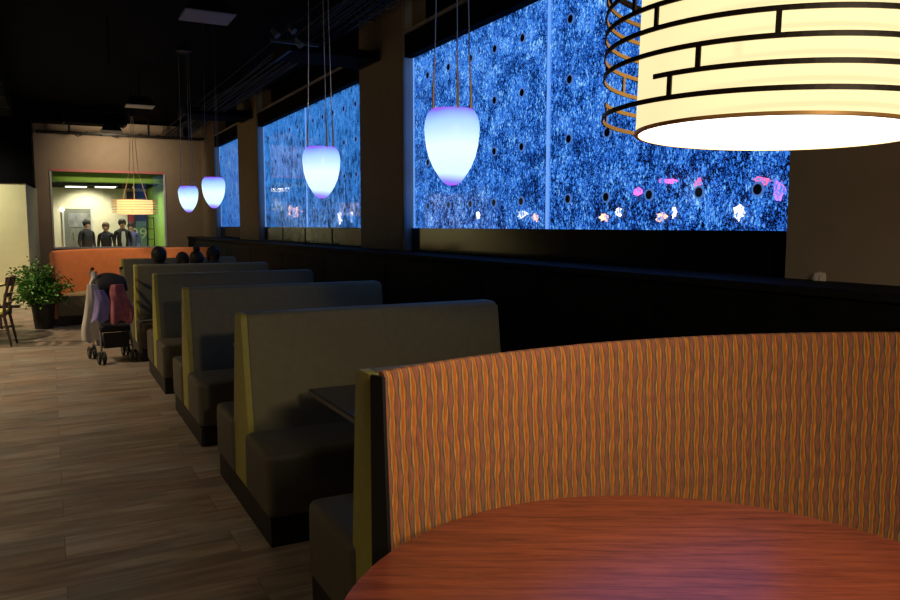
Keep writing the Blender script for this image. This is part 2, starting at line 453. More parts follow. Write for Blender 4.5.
bubble_panel(2.705, 5.03, [2.99, 3.425, 3.86, 4.30, 4.75], M['water'], 'right half of the nearest glowing blue bubble wall, behind the large drum lamp')
bubble_panel(5.04, 7.54, [5.40, 5.84, 6.27, 6.71, 7.17], M['water'], 'left half of the nearest blue bubble wall, behind the nearest egg pendant')
bubble_panel(8.84, 11.40, [9.25, 9.69, 10.12, 10.56, 11.0], M['water2'], 'right half of the middle blue bubble window, beside the wide tan pier')
bubble_panel(11.41, 13.95, [11.8, 12.24, 12.68, 13.12, 13.56], M['water2'], 'left half of the middle blue bubble window, behind the second nearest egg pendant')
bubble_panel(15.55, 17.98, [15.95, 16.4, 16.85, 17.3, 17.7], M['water3'], 'farthest narrow pale blue bubble panel near the end wall')

# lights beyond the panels, seen through the water, plus glowing lumps for lamp reflections
struct('wall_outside', B(3.77, 3.85, -3.2, YE, 0, CZ), M['outside'], label='dark surface behind the bubble panels')
def lump(name, y, z, sy, sz, mat, label, cat='light', x=3.757, group=None):
    bm = bmesh.new(); bmesh.ops.create_icosphere(bm, subdivisions=2, radius=1)
    for v in bm.verts: v.co *= .75+.45*math.sin(v.co.y*5+y*7)*math.cos(v.co.z*6+z*9)
    bmesh.ops.scale(bm, vec=(.02, sy, sz), verts=bm.verts)
    o = obj(name, bm, mat, None, (x, y, z), True); tag(o, label, cat, group); return o
GP = 'coloured lights glimmering behind the nearest bubble panels'
for y, z, sy, sz, mt, lb in [
    (3.95, 1.90, .13, .022, 'pinkglow', 'upper thin magenta light bar behind the right bubble panel'),
    (4.25, 1.84, .06, .03, 'pinkglow', 'small magenta light left of the magenta bar behind the bubbles'),
    (3.68, 1.86, .04, .05, 'redglow', 'pinkish red light blob beside the magenta bar behind the bubbles'),
    (3.17, 1.86, .08, .03, 'redglow', 'thin red light behind the bubbles below the drum lamp'),
    (3.05, 1.80, .05, .09, 'purpleglow', 'purple glimmer behind the bubbles right of the drum lamp edge'),
    (3.33, 1.68, .05, .05, 'whiteglow', 'round white light low behind the bubbles near the window corner'),
    (3.88, 1.69, .02, .05, 'whiteglow', 'narrow white light low behind the right bubble panel'),
    (4.45, 1.70, .03, .04, 'whiteglow', 'white light low behind the bubbles just right of the panel seam'),
    (2.86, 1.70, .03, .05, 'whiteglow', 'white light low behind the bubbles in the window corner'),
    (2.72, 1.67, .05, .06, 'redglow', 'red and white light at the lower right window corner'),
    (4.0, 1.66, .06, .04, 'warmglow', 'dull orange light low behind the right bubble panel'),
    (5.75, 1.70, .09, .045, 'whiteglow', 'broad white light low behind the left bubble panel'),
    (5.55, 1.67, .06, .05, 'warmglow', 'orange light beside the broad white one behind the left bubble panel'),
    (6.55, 1.70, .03, .05, 'whiteglow', 'narrow white light below the nearest egg pendant'),
    (4.62, 1.66, .07, .04, 'warmglow', 'orange glimmer under the panel seam behind the bubbles')]:
    lump('distant_light', y, z, sy, sz, M[mt], lb, group=GP)
GP2 = 'coloured lights behind the middle bubble panels'  # the orange and purple lumps stand in for lamp reflections
for y, z, sy, sz, mt, lb in [(12.9, 1.83, .55, .13, 'warmglow', 'wide orange glow low behind the middle bubble window, imitating the drum lamp reflection'),
                             (10.6, 1.72, .10, .10, 'whiteglow', 'white light low behind the middle bubble window'),
                             (10.1, 1.72, .05, .10, 'whiteglow', 'narrow white light low behind the middle bubble window'),
                             (9.5, 2.0, .13, .26, 'purpleglow', 'tall purple glow behind the right of the middle bubble window, imitating a pendant reflection')]:
    lump('distant_light', y, z, sy, sz, M[mt], lb, group=GP2)

# ------------------------------------------------------------------ end wall with glazed opening
OX0, OX1, OZ0, OZ1 = .09, 2.52, 1.09, 2.84
for (x0, x1, z0, z1) in [(-.22, OX0, 0, 3.97), (OX1, 3.9, 0, 3.97), (OX0, OX1, 0, OZ0), (OX0, OX1, OZ1, 3.97)]:
    struct('wall_back', B(x0, x1, YE, YE+.18, z0, z1), M['tan'], label='tan end wall around the glazed opening')
w = struct('window_4', B(OX0, OX1, YE-.03, YE+.02, OZ0-.03, OZ0+.01), M['whitetrim'], label='glazed opening in the tan end wall')
obj('window_frame', B(OX0, OX1, YE-.03, YE+.02, OZ1-.02, OZ1+.035), M['pinktrim'], w)
obj('window_frame', B(OX0-.02, OX0+.02, YE-.02, YE+.1, OZ0, OZ1), M['whitetrim'], w)
obj('window_frame', B(OX1-.02, OX1+.02, YE-.02, YE+.1, OZ0, OZ1), M['whitetrim'], w)
for a, b in [(OX0, .42), (.43, 1.14), (1.15, 1.82), (1.83, OX1)]:
    obj('glass_pane', B(a+.004, b-.004, YE+.05, YE+.06, OZ0, OZ1), M['glass'], w)
# room beyond
struct('wall_back', B(-.3, 4.2, 24.6, 24.7, 0, 3.9), M['cream'], label='cream back wall of the room beyond the glass')
struct('wall_right', B(2.66, 2.76, YE+.18, 24.6, 0, 3.9), M['green'], label='lime green side wall beyond the glass')
struct('trim_2', B(OX0-.3, 2.66, YE+.19, YE+.58, 2.61, 3.2), M['green'], label='green soffit beam just behind the end wall opening')
struct('wall_left', B(-.4, -.3, YE+.18, 24.6, 0, 3.9), M['cream'])
struct('ceiling', B(-.3, 2.66, YE+.6, 24.6, 2.68, 2.78), M['matte'], label='dark ceiling of the room beyond the glass')
# grey door on that wall
d = struct('door_1', B(.40, 1.10, 24.54, 24.6, 0, 2.08), M['doorgrey'], label='grey door beyond the glass')
obj('door_window', B(.50, 1.0, 24.525, 24.54, 1.55, 1.95), M['frost'], d)
obj('door_handle', B(.62, .65, 24.50, 24.54, 1.22, 1.42, .01), M['steel'], d)
obj('door_frame', B(.36, .40, 24.53, 24.6, 0, 2.12), M['whitetrim'], d)
obj('door_frame', B(1.10, 1.14, 24.53, 24.6, 0, 2.12), M['whitetrim'], d)
# poster
t = thing('wall_poster', 'tall dark poster with red, blue and grey fields and pale digits 29 beyond the glass', 'poster', (2.36, 24.57, 0.0))
obj('poster_board', B(-.27, .28, -.02, .03, .7, 2.60), M['posterblue'], t)
obj('color_field', B(-.25, -.10, -.026, -.02, 1.0, 1.95), M['posterred'], t)
obj('color_field', B(-.05, .24, -.026, -.02, .9, 1.72), M['posterteal'], t)
obj('color_field', B(-.25, -.02, -.026, -.02, 2.0, 2.42), M['posterred'], t)
obj('color_field', B(.02, .22, -.026, -.02, 2.0, 2.4), M['postergrey'], t)
fc = bpy.data.curves.new('digits', 'FONT'); fc.body = '29'; fc.size = .46; fc.extrude = .004; fc.align_x = 'CENTER'
fo = bpy.data.objects.new('digits_tmp', fc); C.objects.link(fo)
bpy.context.view_layer.update()
me = bpy.data.meshes.new_from_object(fo.evaluated_get(bpy.context.evaluated_depsgraph_get()))
bpy.data.objects.remove(fo)
me.transform(Matrix.Rotation(PI/2, 4, 'X'))
dg = link('digits', me, M['digit'], t); dg.location = (.03, -.032, 1.2)
# rack of rungs on the green wall
t = thing('wire_rack', 'narrow black wire rack with rungs against the lime green wall', 'rack', (2.50, 22.6, 0))
for x in (-.09, .09):
    bmr = bmesh.new(); tube(bmr, [(x, 0, 0), (x, 0, 1.82)], .014, 6); obj('upright', bmr, M['blackmetal'], t)
for z in (.3, .62, .94, 1.22, 1.50, 1.80):
    bmr = bmesh.new(); tube(bmr, [(-.09, 0, z), (.09, 0, z)], .011, 6); tube(bmr, [(-.09, .12, z), (.09, .12, z)], .011, 6)
    tube(bmr, [(-.09, 0, z), (-.09, .12, z)], .011, 6); tube(bmr, [(.09, 0, z), (.09, .12, z)], .011, 6); obj('shelf', bmr, M['blackmetal'], t)
# downlights of that room
for x, y, lb in [(.72, 23.6, 'left square downlight panel in the ceiling beyond the glass'), (1.45, 23.4, 'right square downlight panel in the ceiling beyond the glass')]:
    t = thing('ceiling_light', lb, 'ceiling light', (x, y, 2.68), 0, 'downlights beyond the glass')
    obj('frame', B(-.28, .28, -.28, .28, -.02, 0), M['whitetrim'], t)
    obj('diffuser', B(-.25, .25, -.25, .25, -.03, -.02), M['downface'], t)

# ------------------------------------------------------------------ far left: yellow wall under a black soffit
struct('wall_left', B(-9, -.36, 16.9, 17.0, 0, 2.42), M['yellow'], label='pale yellow wall at the far left')
bm = bmesh.new(); prof = [(-.36, 16.9), (-.20, 19.6), (-.5, 19.6), (-.5, 17.0)]
A = [bm.verts.new((x, y, 0)) for x, y in prof]; Bq = [bm.verts.new((x, y, 2.42)) for x, y in prof]
for k in range(4): bm.faces.new((A[k], A[(k+1) % 4], Bq[(k+1) % 4], Bq[k]))
bm.faces.new(A); bm.faces.new(Bq)
struct('wall_left', bm, M['yellow'])
struct('trim_3', B(-9, -.22, 16.85, YE+.1, 2.40, CZ), M['matte'], label='black soffit above the pale yellow wall')
struct('wall_left', B(-9, -8.9, -3.2, 17, 0, CZ), M['matte'])
struct('wall_front', B(-9, 3.9, -3.3, -3.2, 0, CZ), M['matte'])
struct('baseboard_left', B(-9, -.38, 16.87, 16.9, 0, .10), M['cream'])

# ------------------------------------------------------------------ booths
BX0, BX1 = .91, 2.56
def bench(label, y, double=True, group='two-sided booth benches along the knee wall'):
    t = thing('booth_bench', label, 'booth bench', (BX0, y, 0), 0, group)
    wd = BX1-BX0
    def wedge(s0, s1):   # profile points (y,z): s0 = front side bottom, s1 = rear side bottom
        top = 1.113; a, b = (-.075, .075) if double else (-.07, .07)
        r = .03; pts = [(s0, .14), (s0, .44)]
        for k in range(5):
            an = PI - k*PI/8; pts.append((a+r+r*math.cos(an), top-r+r*math.sin(an)))
        for k in range(5):
            an = PI/2 - k*PI/8; pts.append((b-r+r*math.cos(an), top-r+r*math.sin(an)))
        pts += [(s1, .44), (s1, .14)]
        return pts
    pr = wedge(-.19, .19) if double else wedge(-.07, .12)
    bm = prism_x(bmesh.new(), pr, .035, wd)
    es = [e for e in bm.edges if all(abs(v.co.x-wd) < 1e-4 for v in e.verts)]
    bmesh.ops.bevel(bm, geom=es, offset=.03, segments=3, profile=.5, affect='EDGES')
    obj('backrest', bm, M['vinyl'], t, smooth=True)
    bm = prism_x(bmesh.new(), pr, 0, .04)
    es = [e for e in bm.edges if all(abs(v.co.x) < 1e-4 for v in e.verts)]
    bmesh.ops.bevel(bm, geom=es, offset=.010, segments=2, profile=.5, affect='EDGES')
    obj('end_panel', bm, M['olive'], t, smooth=True)
    if double:
        obj('seat', B(-.015, wd, -.65, -.15, .14, .475, .045, 4), M['seat'], t, smooth=True)
        obj('seat', B(-.015, wd, .15, .65, .14, .475, .045, 4), M['seat'], t, smooth=True)
        obj('kick_base', B(.0, wd-.02, -.64, .64, 0, .14), M['kick'], t)
    else:
        obj('seat', B(-.015, wd, .08, .62, .14, .475, .045, 4), M['seat'], t, smooth=True)
        obj('kick_base', B(.0, wd-.02, -.05, .61, 0, .14), M['kick'], t)
    return t
YB = [4.28 + 1.955*k for k in range(5)]
bl = ['olive and taupe two-sided booth bench, second back counting from the orange banquette',
      'two-sided booth bench, third back counting from the orange banquette',
      'two-sided booth bench, fourth back counting from the orange banquette',
      'two-sided booth bench with the stroller parked at its end',
      'farthest two-sided booth bench, just before the far orange banquette']
b0 = bench(bl[0], YB[0])
for y, lb in zip(YB[1:], bl[1:]): dup(b0, (BX0, y, 0), 0, lb)
bench('single-sided olive booth bench right behind the near orange patterned banquette', 2.36, False, None)

def booth_table(y, label):
    t = thing('booth_table', label, 'table', (1.80, y, 0), 0, 'dark rectangular tables in the booths')
    obj('tabletop', B(-.63, .74, -.40, .40, .72, .745, .004, 1), M['blacktop'], t)
    obj('edge_band', B(-.634, .744, -.404, .404, .716, .738, .003, 1), M['edge'], t)
    bm = tube(bmesh.new(), [(0, 0, .02), (0, 0, .71)], .04, 16); obj('pedestal', bm, M['blackmetal'], t, smooth=True)
    obj('base', lathe(bmesh.new(), [(.27, 0), (.27, .012), (.06, .03)], 32), M['blackmetal'], t, smooth=True)
    return t
tb = booth_table(3.42, 'dark booth table in the nearest booth, corner showing beside the orange banquette')
for y, lb in [(5.26, 'dark booth table in the second nearest booth'), (7.22, 'dark booth table in the third nearest booth'),
              (9.17, 'dark booth table in the fourth nearest booth'), (11.13, 'dark booth table in front of the four seated guests')]:
    dup(tb, (1.80, y, 0), 0, lb)

# ------------------------------------------------------------------ curved banquettes
def banquette(name, label, cx, cy, R, a0, a1, top, fab, shell, seat_m, end_m, seat_in=.58, zdrop=0.0):
    """arc from angle a0 to a1 (radians, seen from the centre); back on the outside"""
    t = thing(name, label, 'booth bench', (cx, cy, 0))
    n = 72
    def sweep(prof, mat, nm, e0=0.0, e1=0.0, uvs=False, par=None):
        bm = bmesh.new(); rings = []; uvl = bm.loops.layers.uv.new('UVMap')
        A0, A1 = a0+e0, a1+e1
        m = len(prof)
        # running length along the profile for v
        vv = [0]
        for k in range(1, m): vv.append(vv[-1]+math.hypot(prof[k][0]-prof[k-1][0], prof[k][1]-prof[k-1][1]))
        for i in range(n+1):
            a = A0+(A1-A0)*i/n
            rings.append([bm.verts.new(((R+r)*math.cos(a), (R+r)*math.sin(a), z)) for r, z in prof])
        for i in range(n):
            for k in range(m):
                k2 = (k+1) % m
                f = bm.faces.new((rings[i][k], rings[i+1][k], rings[i+1][k2], rings[i][k2]))
                u0, u1 = abs(A1-A0)*R*i/n, abs(A1-A0)*R*(i+1)/n
                v0, v1 = vv[k], (vv[k+1] if k+1 < m else vv[k]+.01)
                for lp, uvc in zip(f.loops, ((u0, v0), (u1, v0), (u1, v1), (u0, v1))): lp[uvl].uv = uvc
        bm.faces.new(rings[0]); bm.faces.new(list(reversed(rings[-1])))
        return obj(nm, bm, mat, par or t, smooth=True)
    # padded back: front face leaning outward with height, rolled top
    prof = [(-.030, .30), (-.026, .60), (-.020, .80), (-.010, 1.0), (-.004, top-.04), (-.001, top-.014), (.006, top), (.020, top+.002), (.026, top-.012), (.028, top-.04), (.028, .30)]
    sweep(prof, fab, 'backrest')
    sweep([(.030, .12), (.030, top-.02), (.044, top-.02), (.050, top-.03), (.050, .12)], shell, 'back_shell')
    s0 = [(-seat_in, .16), (-seat_in-.01, .40-zdrop), (-seat_in+.01, .455-zdrop), (-seat_in+.05, .475-zdrop), (-.035, .465-zdrop*1.3), (-.035, .16)]
    sweep(s0, seat_m, 'seat')
    sweep([(-seat_in+.05, 0), (-seat_in+.05, .16), (.045, .16), (.045, 0)], M['kick'], 'kick_base')
    # end panel closing the open end
    for (a, sg) in ((a0, 1), ):
        bm = bmesh.new()
        pr = [(-.030, .12), (-.026, .6), (-.010, 1.0), (-.004, top-.012), (.048, top-.012), (.050, .12)]
        da = .012/R*sg
        A = [bm.verts.new(((R+r)*math.cos(a+da), (R+r)*math.sin(a+da), z)) for r, z in pr]
        Bv = [bm.verts.new(((R+r)*math.cos(a), (R+r)*math.sin(a), z)) for r, z in pr]
        for k in range(len(pr)): bm.faces.new((A[k], A[(k+1) % len(pr)], Bv[(k+1) % len(pr)], Bv[k]))
        bm.faces.new(A); bm.faces.new(Bv)
        obj('end_panel', bm, end_m, t)
    return t
cx, cy, R = 1.634, -.51, 2.605
banquette('curved_banquette', 'large curved banquette upholstered in orange weave fabric behind the cherry table', cx, cy, R,
          math.atan2(1.96-cy, .825-cx), math.atan2(1.715-cy, 2.965-cx), 1.185, M['weave'], M['wains'], M['seat'], M['black'], zdrop=.09)
banquette('curved_banquette', 'curved plain orange banquette at the far end below the glazed opening', 1.70, 13.55, 1.66,
          math.radians(181), math.radians(52), 1.185, M['orange'], M['orange'], M['vinyl'], M['orange'], seat_in=.5)

# big round table in the foreground
t = thing('round_table', 'large round cherry wood table in the foreground', 'table', (1.197, 1.104, 0))
obj('tabletop', lathe(bmesh.new(), [(.785, .712), (.80, .718), (.802, .742), (.797, .75), (0, .75)], 160), M['cherry'], t, smooth=True)
obj('pedestal', lathe(bmesh.new(), [(.06, .02), (.05, .1), (.05, .69), (.22, .712)], 24), M['blackmetal'], t, smooth=True)
obj('base', lathe(bmesh.new(), [(.36, 0), (.36, .014), (.08, .04)], 40), M['blackmetal'], t, smooth=True)

# crumpled paper on the ledge
bm = bmesh.new(); bmesh.ops.create_icosphere(bm, subdivisions=3, radius=.03)
for v in bm.verts:
    k = 1+.28*math.sin(v.co.x*310+1)*math.cos(v.co.y*270)+.15*math.sin(v.co.z*400)
    v.co = Vector((v.co.x*.5*k, v.co.y*1.1*k, max(v.co.z*k*1.1, -.012)))
bmesh.ops.translate(bm, vec=(0, 0, .012), verts=bm.verts)
o = obj('crumpled_paper', bm, M['paper'], None, (3.365, 2.47, LZ+.001), True)
tag(o, 'small crumpled off-white paper lying on the black ledge against the tan wall', 'paper')

# ------------------------------------------------------------------ pendants
def pendant(x, y, z0, label, scale=1.0, canopy=3.97):
    t = thing('pendant_lamp', label, 'pendant lamp', (x, y, z0), 0, 'egg-shaped glowing pendant lamps over the booths')
    H = .36*scale; ws = .885*scale
    pr = [(0, 0), (.026, .003), (.050, .016), (.074, .045), (.103, .085), (.127, .135), (.142, .19), (.148, .235), (.151, .27), (.147, .305), (.138, .332), (.122, .352), (.112, .360), (.106, .352), (.09, .30)]
    obj('glass_shade', lathe(bmesh.new(), [(r*ws, z*scale) for r, z in pr], 40, cap=False), M['pend'], t, smooth=True)
    obj('lamp_holder', lathe(bmesh.new(), [(0, .30*scale), (.10*ws, .305*scale), (.10*ws, .345*scale), (0, .352*scale)], 24), M['purple'], t, smooth=True)
    top = canopy - z0
    for k, an in enumerate((2.75, .35, -1.3)):
        px, py = .112*ws*math.cos(an-.48), .112*ws*math.sin(an-.48)
        bm = bmesh.new()
        tube(bm, [(px, py, H-.03), (px*.98, py*.98, H+.10), (px*.9, py*.9, H+.26)], .006, 8, radii=[.0075, .006, .003])
        rd = obj('rod', bm, M['brass'], t, smooth=True)
        bm = bmesh.new(); tube(bm, [(px*.9, py*.9, H+.25), (px*.75, py*.75, (H+top)/2), (px*.7, py*.7, top)], .0028, 6)
        obj('cord', bm, M['steel'], rd)
    obj('canopy', lathe(bmesh.new(), [(.10, top), (.105, top+.01), (.10, top+.04), (0, top+.045)], 24), M['blackmetal'], t, smooth=True)
    bm = tube(bmesh.new(), [(0, 0, top+.04), (0, 0, CZ-z0)], .012, 8); obj('hanging_rod', bm, M['blackmetal'], t)
    return t
p0 = pendant(1.74, 3.289, 1.792, 'nearest and largest looking glowing blue egg pendant over the nearest booth')
dup(p0, (1.74, 5.278, 1.792), .3, 'second nearest glowing egg pendant, in front of the middle bubble window')
dup(p0, (1.74, 9.29, 1.80), .9, 'third nearest blue violet egg pendant, right one of the far pair')
dup(p0, (1.74, 11.13, 1.78), .5, 'farthest glowing egg pendant, left one of the far pair')

# ------------------------------------------------------------------ drum lamps
def band_arc(bm, r, z, h, a0, a1, n=96, th=.004):
    k = max(3, int(n*abs(a1-a0)/(2*PI)))
    rings = []
    for i in range(k+1):
        a = a0+(a1-a0)*i/k; c, s = math.cos(a), math.sin(a)
        rings.append([bm.verts.new(((r+dr)*c, (r+dr)*s, z+dz)) for dr, dz in ((0, 0), (th, 0), (th, h), (0, h))])
    for i in range(k):
        for j in range(4):
            f = bm.faces.new((rings[i][j], rings[i+1][j], rings[i+1][(j+1) % 4], rings[i][(j+1) % 4]))
            f.material_index = 1 if j == 3 else 0      # inner face coloured gold, as if lit by the shade
    bm.faces.new(rings[0]); bm.faces.new(rings[-1])

def drum_lamp(x, y, z0, r, rr, Hh, label, bands, posts, mats, canopy=CZ, n=128, bh=.0095, bm_=None):
    bm_ = bm_ or [M['bronze'], M['gold']]
    t = thing('drum_lamp', label, 'pendant lamp', (x, y, z0), 0, 'round drum lamps with metal bands')
    bm = bmesh.new(); lathe(bm, [(r, 0), (r, Hh), (r-.004, Hh), (r-.004, .012), (r-.004, 0)], n, cap=False); obj('drum_shade', bm, mats[0], t, smooth=True)
    bm = bmesh.new(); lathe(bm, [(0, .010), (r-.006, .010), (r-.006, .004), (0, .002)], n); obj('diffuser', bm, mats[1], t, smooth=True)
    bm = bmesh.new(); lathe(bm, [(r-.006, -.001), (r+.003, -.001), (r+.003, .006), (r-.006, .006)], n, cap=False); obj('bottom_rim', bm, M['gold'], t, smooth=True)
    for (z, a0, a1) in bands:
        bm = bmesh.new(); band_arc(bm, rr, z, bh, a0, a1); o = obj('metal_band', bm, bm_, t)
    for (a, z0_, z1_) in posts:
        bm = bmesh.new(); w_ = .010/rr/2
        band_arc(bm, rr, z0_, z1_-z0_, a-w_, a+w_, n=2000); obj('band_post', bm, bm_, t)
    # top spider and hanging rods
    bm = bmesh.new()
    for k in range(3):
        a = k*2*PI/3+.4; tube(bm, [(0, 0, Hh+.02), ((rr+.002)*math.cos(a), (rr+.002)*math.sin(a), Hh)], .005, 6)
    lathe(bm, [(rr-.006, Hh-.002), (rr+.006, Hh-.002), (rr+.006, Hh+.008), (rr-.006, Hh+.008), (rr-.006, Hh-.002)], n, cap=False)
    obj('top_frame', bm, bm_[0], t)
    for k in range(3):
        a = k*2*PI/3+.4
        bm = bmesh.new(); tube(bm, [(.8*r*math.cos(a), .8*r*math.sin(a), Hh), (.3*r*math.cos(a), .3*r*math.sin(a), Hh+.5), (.02*math.cos(a), .02*math.sin(a), canopy-z0-.5)], .005, 6)
        obj('cable', bm, M['brass'], t)
    bm = tube(bmesh.new(), [(0, 0, canopy-z0-.52), (0, 0, canopy-z0)], .01, 8); obj('hanging_rod', bm, M['blackmetal'], t)
    return t
LX, LY = 1.445, 1.191
# direction from lamp to camera, as the reference angle
ac = math.atan2(-LY, -LX)
TP = 2*PI
bands = [(.030, 0, TP), (.075, ac-.637, ac+2.2), (.075, ac+3.55, ac+4.75), (.121, 0, TP), (.168, 0, TP), (.213, 0, TP), (.259, 0, TP), (.304, 0, TP)]
posts = [(ac-.53, .035, .082), (ac-.375, .080, .126), (ac-.01, .126, .174), (ac-.637, .174, .22), (ac-.82, .22, .266), (ac+.9, .08, .126), (ac+1.4, .035, .08),
         (ac+4.70, .035, .08), (ac+4.4, .126, .174), (ac+2.0, .126, .174), (ac+2.6, .174, .22), (ac+3.3, .08, .126), (ac+.5, .22, .266), (ac+3.9, .22, .266)]
dl = drum_lamp(LX, LY, 1.80, .302, .3775, .345, 'large glowing cream drum lamp with dark metal bands above the cherry table',
          bands, posts, (M['shade'], M['diff']))
dl.rotation_euler = (.004, .030, 0)
drum_lamp(1.41, 15.0, 1.80, .30, .39, .25, 'small amber drum lamp hanging in front of the glazed opening',
          [(.03+.045*k, 0, TP) for k in range(5)], [(k*.9, .03, .075) for k in range(7)], (M['sshade'], M['sdiff']), n=48, bh=.012, bm_=[M['goldlit'], M['goldlit']])

# ------------------------------------------------------------------ ceiling clutter
def cable_tray(x0, x1, y0, y1, z, label):
    t = thing('cable_tray', label, 'cable tray', (0, 0, z))
    bm = bmesh.new(); k = 7
    for i in range(k):
        x = x0+(x1-x0)*i/(k-1); zz = .10 if i in (0, k-1) else 0
        tube(bm, [(x, y0, zz), (x, y1, zz)], .007, 5)
    obj('long_wire', bm, M['wire'], t)
    bm = bmesh.new(); y = y0
    while y < y1:
        tube(bm, [(x0, y, .10), (x0, y, 0), (x1, y, 0), (x1, y, .10)], .004, 4); y += .14
    obj('cross_wire', bm, M['wire'], t)
    bm = bmesh.new(); y = y0+1
    while y < y1:
        for x in (x0, x1): tube(bm, [(x, y, .1), (x, y, CZ-z)], .006, 5)
        y += 2.5
    obj('hanger', bm, M['blackmetal'], t)
    bm = bmesh.new()
    for i in range(5):
        pts = []; y = y0
        xx = x0+.08+(x1-x0-.16)*i/4
        while y <= y1: pts.append((xx+.03*math.sin(y*1.3+i), y, .022+.01*math.sin(y*2+i))); y += .5
        tube(bm, pts, .012, 6)
    obj('cable_bundle', bm, M['blackmetal'], t)
    return t
cable_tray(2.40, 2.95, 2.5, 18.8, 3.62, 'long grey wire mesh cable tray running under the black ceiling above the booths')
def duct(x0, x1, y0, y1, z0, z1, label, r=None):
    t = thing('ceiling_duct', label, 'duct', ((x0+x1)/2, (y0+y1)/2, z0))
    dx, dy, dz = (x1-x0)/2, (y1-y0)/2, z1-z0
    obj('duct_body', B(-dx, dx, -dy, dy, 0, dz, .02, 2), M['matte'], t)
    m_ = max(2, int(max(dx, dy)*2/1.2)+1)
    for i in range(m_):
        f = -1+2*i/(m_-1); f *= .98
        bm = bmesh.new()
        if dx > dy: box(bm, f*dx-.015, f*dx+.015, -dy-.015, dy+.015, -.015, dz+.015)
        else: box(bm, -dx-.015, dx+.015, f*dy-.015, f*dy+.015, -.015, dz+.015)
        obj('duct_flange', bm, M['blackmetal'], t)
    return t
duct(2.35, 3.38, 8.15, 8.78, 3.46, 3.55, 'flat black duct crossing to the first tan pier')
duct(2.2, 3.38, 14.2, 15.0, 3.56, 3.68, 'flat black duct crossing to the second tan pier')
duct(-3.2, 1.6, 17.9, 18.5, 3.74, 3.98, 'long black duct across the ceiling just before the end wall')
duct(-1.2, -.5, 4.0, 16.0, 3.55, 3.95, 'long black air duct running down the ceiling above the aisle')

# strut rack in front of the end wall top
t = thing('strut_rack', 'black strut rack with dangling cables along the top of the end wall', 'rack', (1.6, 19.2, 3.62))
bm = bmesh.new(); box(bm, -1.75, 1.75, -.03, .03, 0, .03); box(bm, -1.75, 1.75, -.30, -.24, 0, .03); obj('rail', bm, M['blackmetal'], t)
for k in range(12): obj('strut', B(-1.7+k*.31, -1.67+k*.31, -.28, .0, .0, .04), M['blackmetal'], t)
for x in (-1.1, -.3, .55, 1.2): obj('drop_rod', B(x-.02, x+.02, -.15, -.11, .03, CZ-3.62), M['blackmetal'], t)
bm = bmesh.new()
for k in range(9):
    x = -1.5+k*.37; pts = [(x+.4*j/6, -.05, .035-.05*math.sin(PI*j/6)*random.uniform(.3, 1.6)+.05*random.random()) for j in range(7)]
    tube(bm, pts, .013, 5)
obj('loose_cable', bm, M['wire'], t)

def can_light(x, y, z, label, face, r=.10, h=.22):
    t = thing('ceiling_spotlight', label, 'spotlight', (x, y, z), 0, 'spotlights under the black ceiling')
    obj('housing', lathe(bmesh.new(), [(r*.8, .01), (r, 0), (r, h), (r*.5, h+.04), (0, h+.04)], 24), M['blackmetal'], t, smooth=True)
    obj('lens', lathe(bmesh.new(), [(0, .012), (r*.78, .012), (r*.78, .02), (0, .02)], 20), face, t)
    bm = tube(bmesh.new(), [(0, 0, h+.03), (0, 0, CZ-z)], .012, 6); obj('stem', bm, M['blackmetal'], t)
    return t
can_light(2.66, 17.0, 3.47, 'small lit spotlight shining above the farthest egg pendant', M['spotface'], .07, .2)
can_light(.72, 10.0, 3.5, 'tiny spotlight alone in the black ceiling over the aisle', M['lampwhite'], .018, .05)
# hanging square lamp heads
def square_head(x, y, z, sx, sy, face, label, h=.14):
    t = thing('square_ceiling_fixture', label, 'ceiling fixture', (x, y, z), 0, 'square fixtures hanging under the black ceiling')
    bm = bmesh.new(); r = bmesh.ops.create_cube(bm, size=1)
    for v in r['verts']:
        k = 1.0 if v.co.z < 0 else .6
        v.co = Vector((v.co.x*sx*k, v.co.y*sy*k, (v.co.z+.5)*h+.012))
    obj('housing', bm, M['blackmetal'], t)
    obj('face_plate', B(-sx/2+.01, sx/2-.01, -sy/2+.01, sy/2-.01, 0, .012), face, t)
    bm = tube(bmesh.new(), [(0, 0, h), (0, 0, CZ-z)], .015, 6); obj('stem', bm, M['blackmetal'], t)
square_head(1.38, 7.43, 3.50, .46, .42, M['speaker'], 'pale bluish square ceiling fixture nearest the camera')
square_head(1.39, 13.4, 3.50, .44, .36, M['cream'], 'small pale square ceiling fixture above the far booths')
square_head(1.22, 17.2, 3.50, .40, .36, M['cream'], 'square ceiling fixture right before the end wall')
# track lamp near the tray
t = thing('track_light', 'small silver track light heads clipped beside the cable tray', 'spotlight', (2.2, 7.8, 3.46))
obj('track', B(-.14, .36, -.02, .02, -.02, .01), M['wire'], t)
for px, pz in ((-.12, .10), (.05, .16), (.12, .03)):
    bm = bmesh.new(); tube(bm, [(px, 0, pz), (px+.04, -.05, pz-.07)], .03, 12, radii=[.022, .035]); obj('lamp_head', bm, M['alu'], t, smooth=True)
bm = tube(bmesh.new(), [(.1, 0, 0), (.1, 0, CZ-3.44)], .01, 6); obj('stem', bm, M['blackmetal'], t)

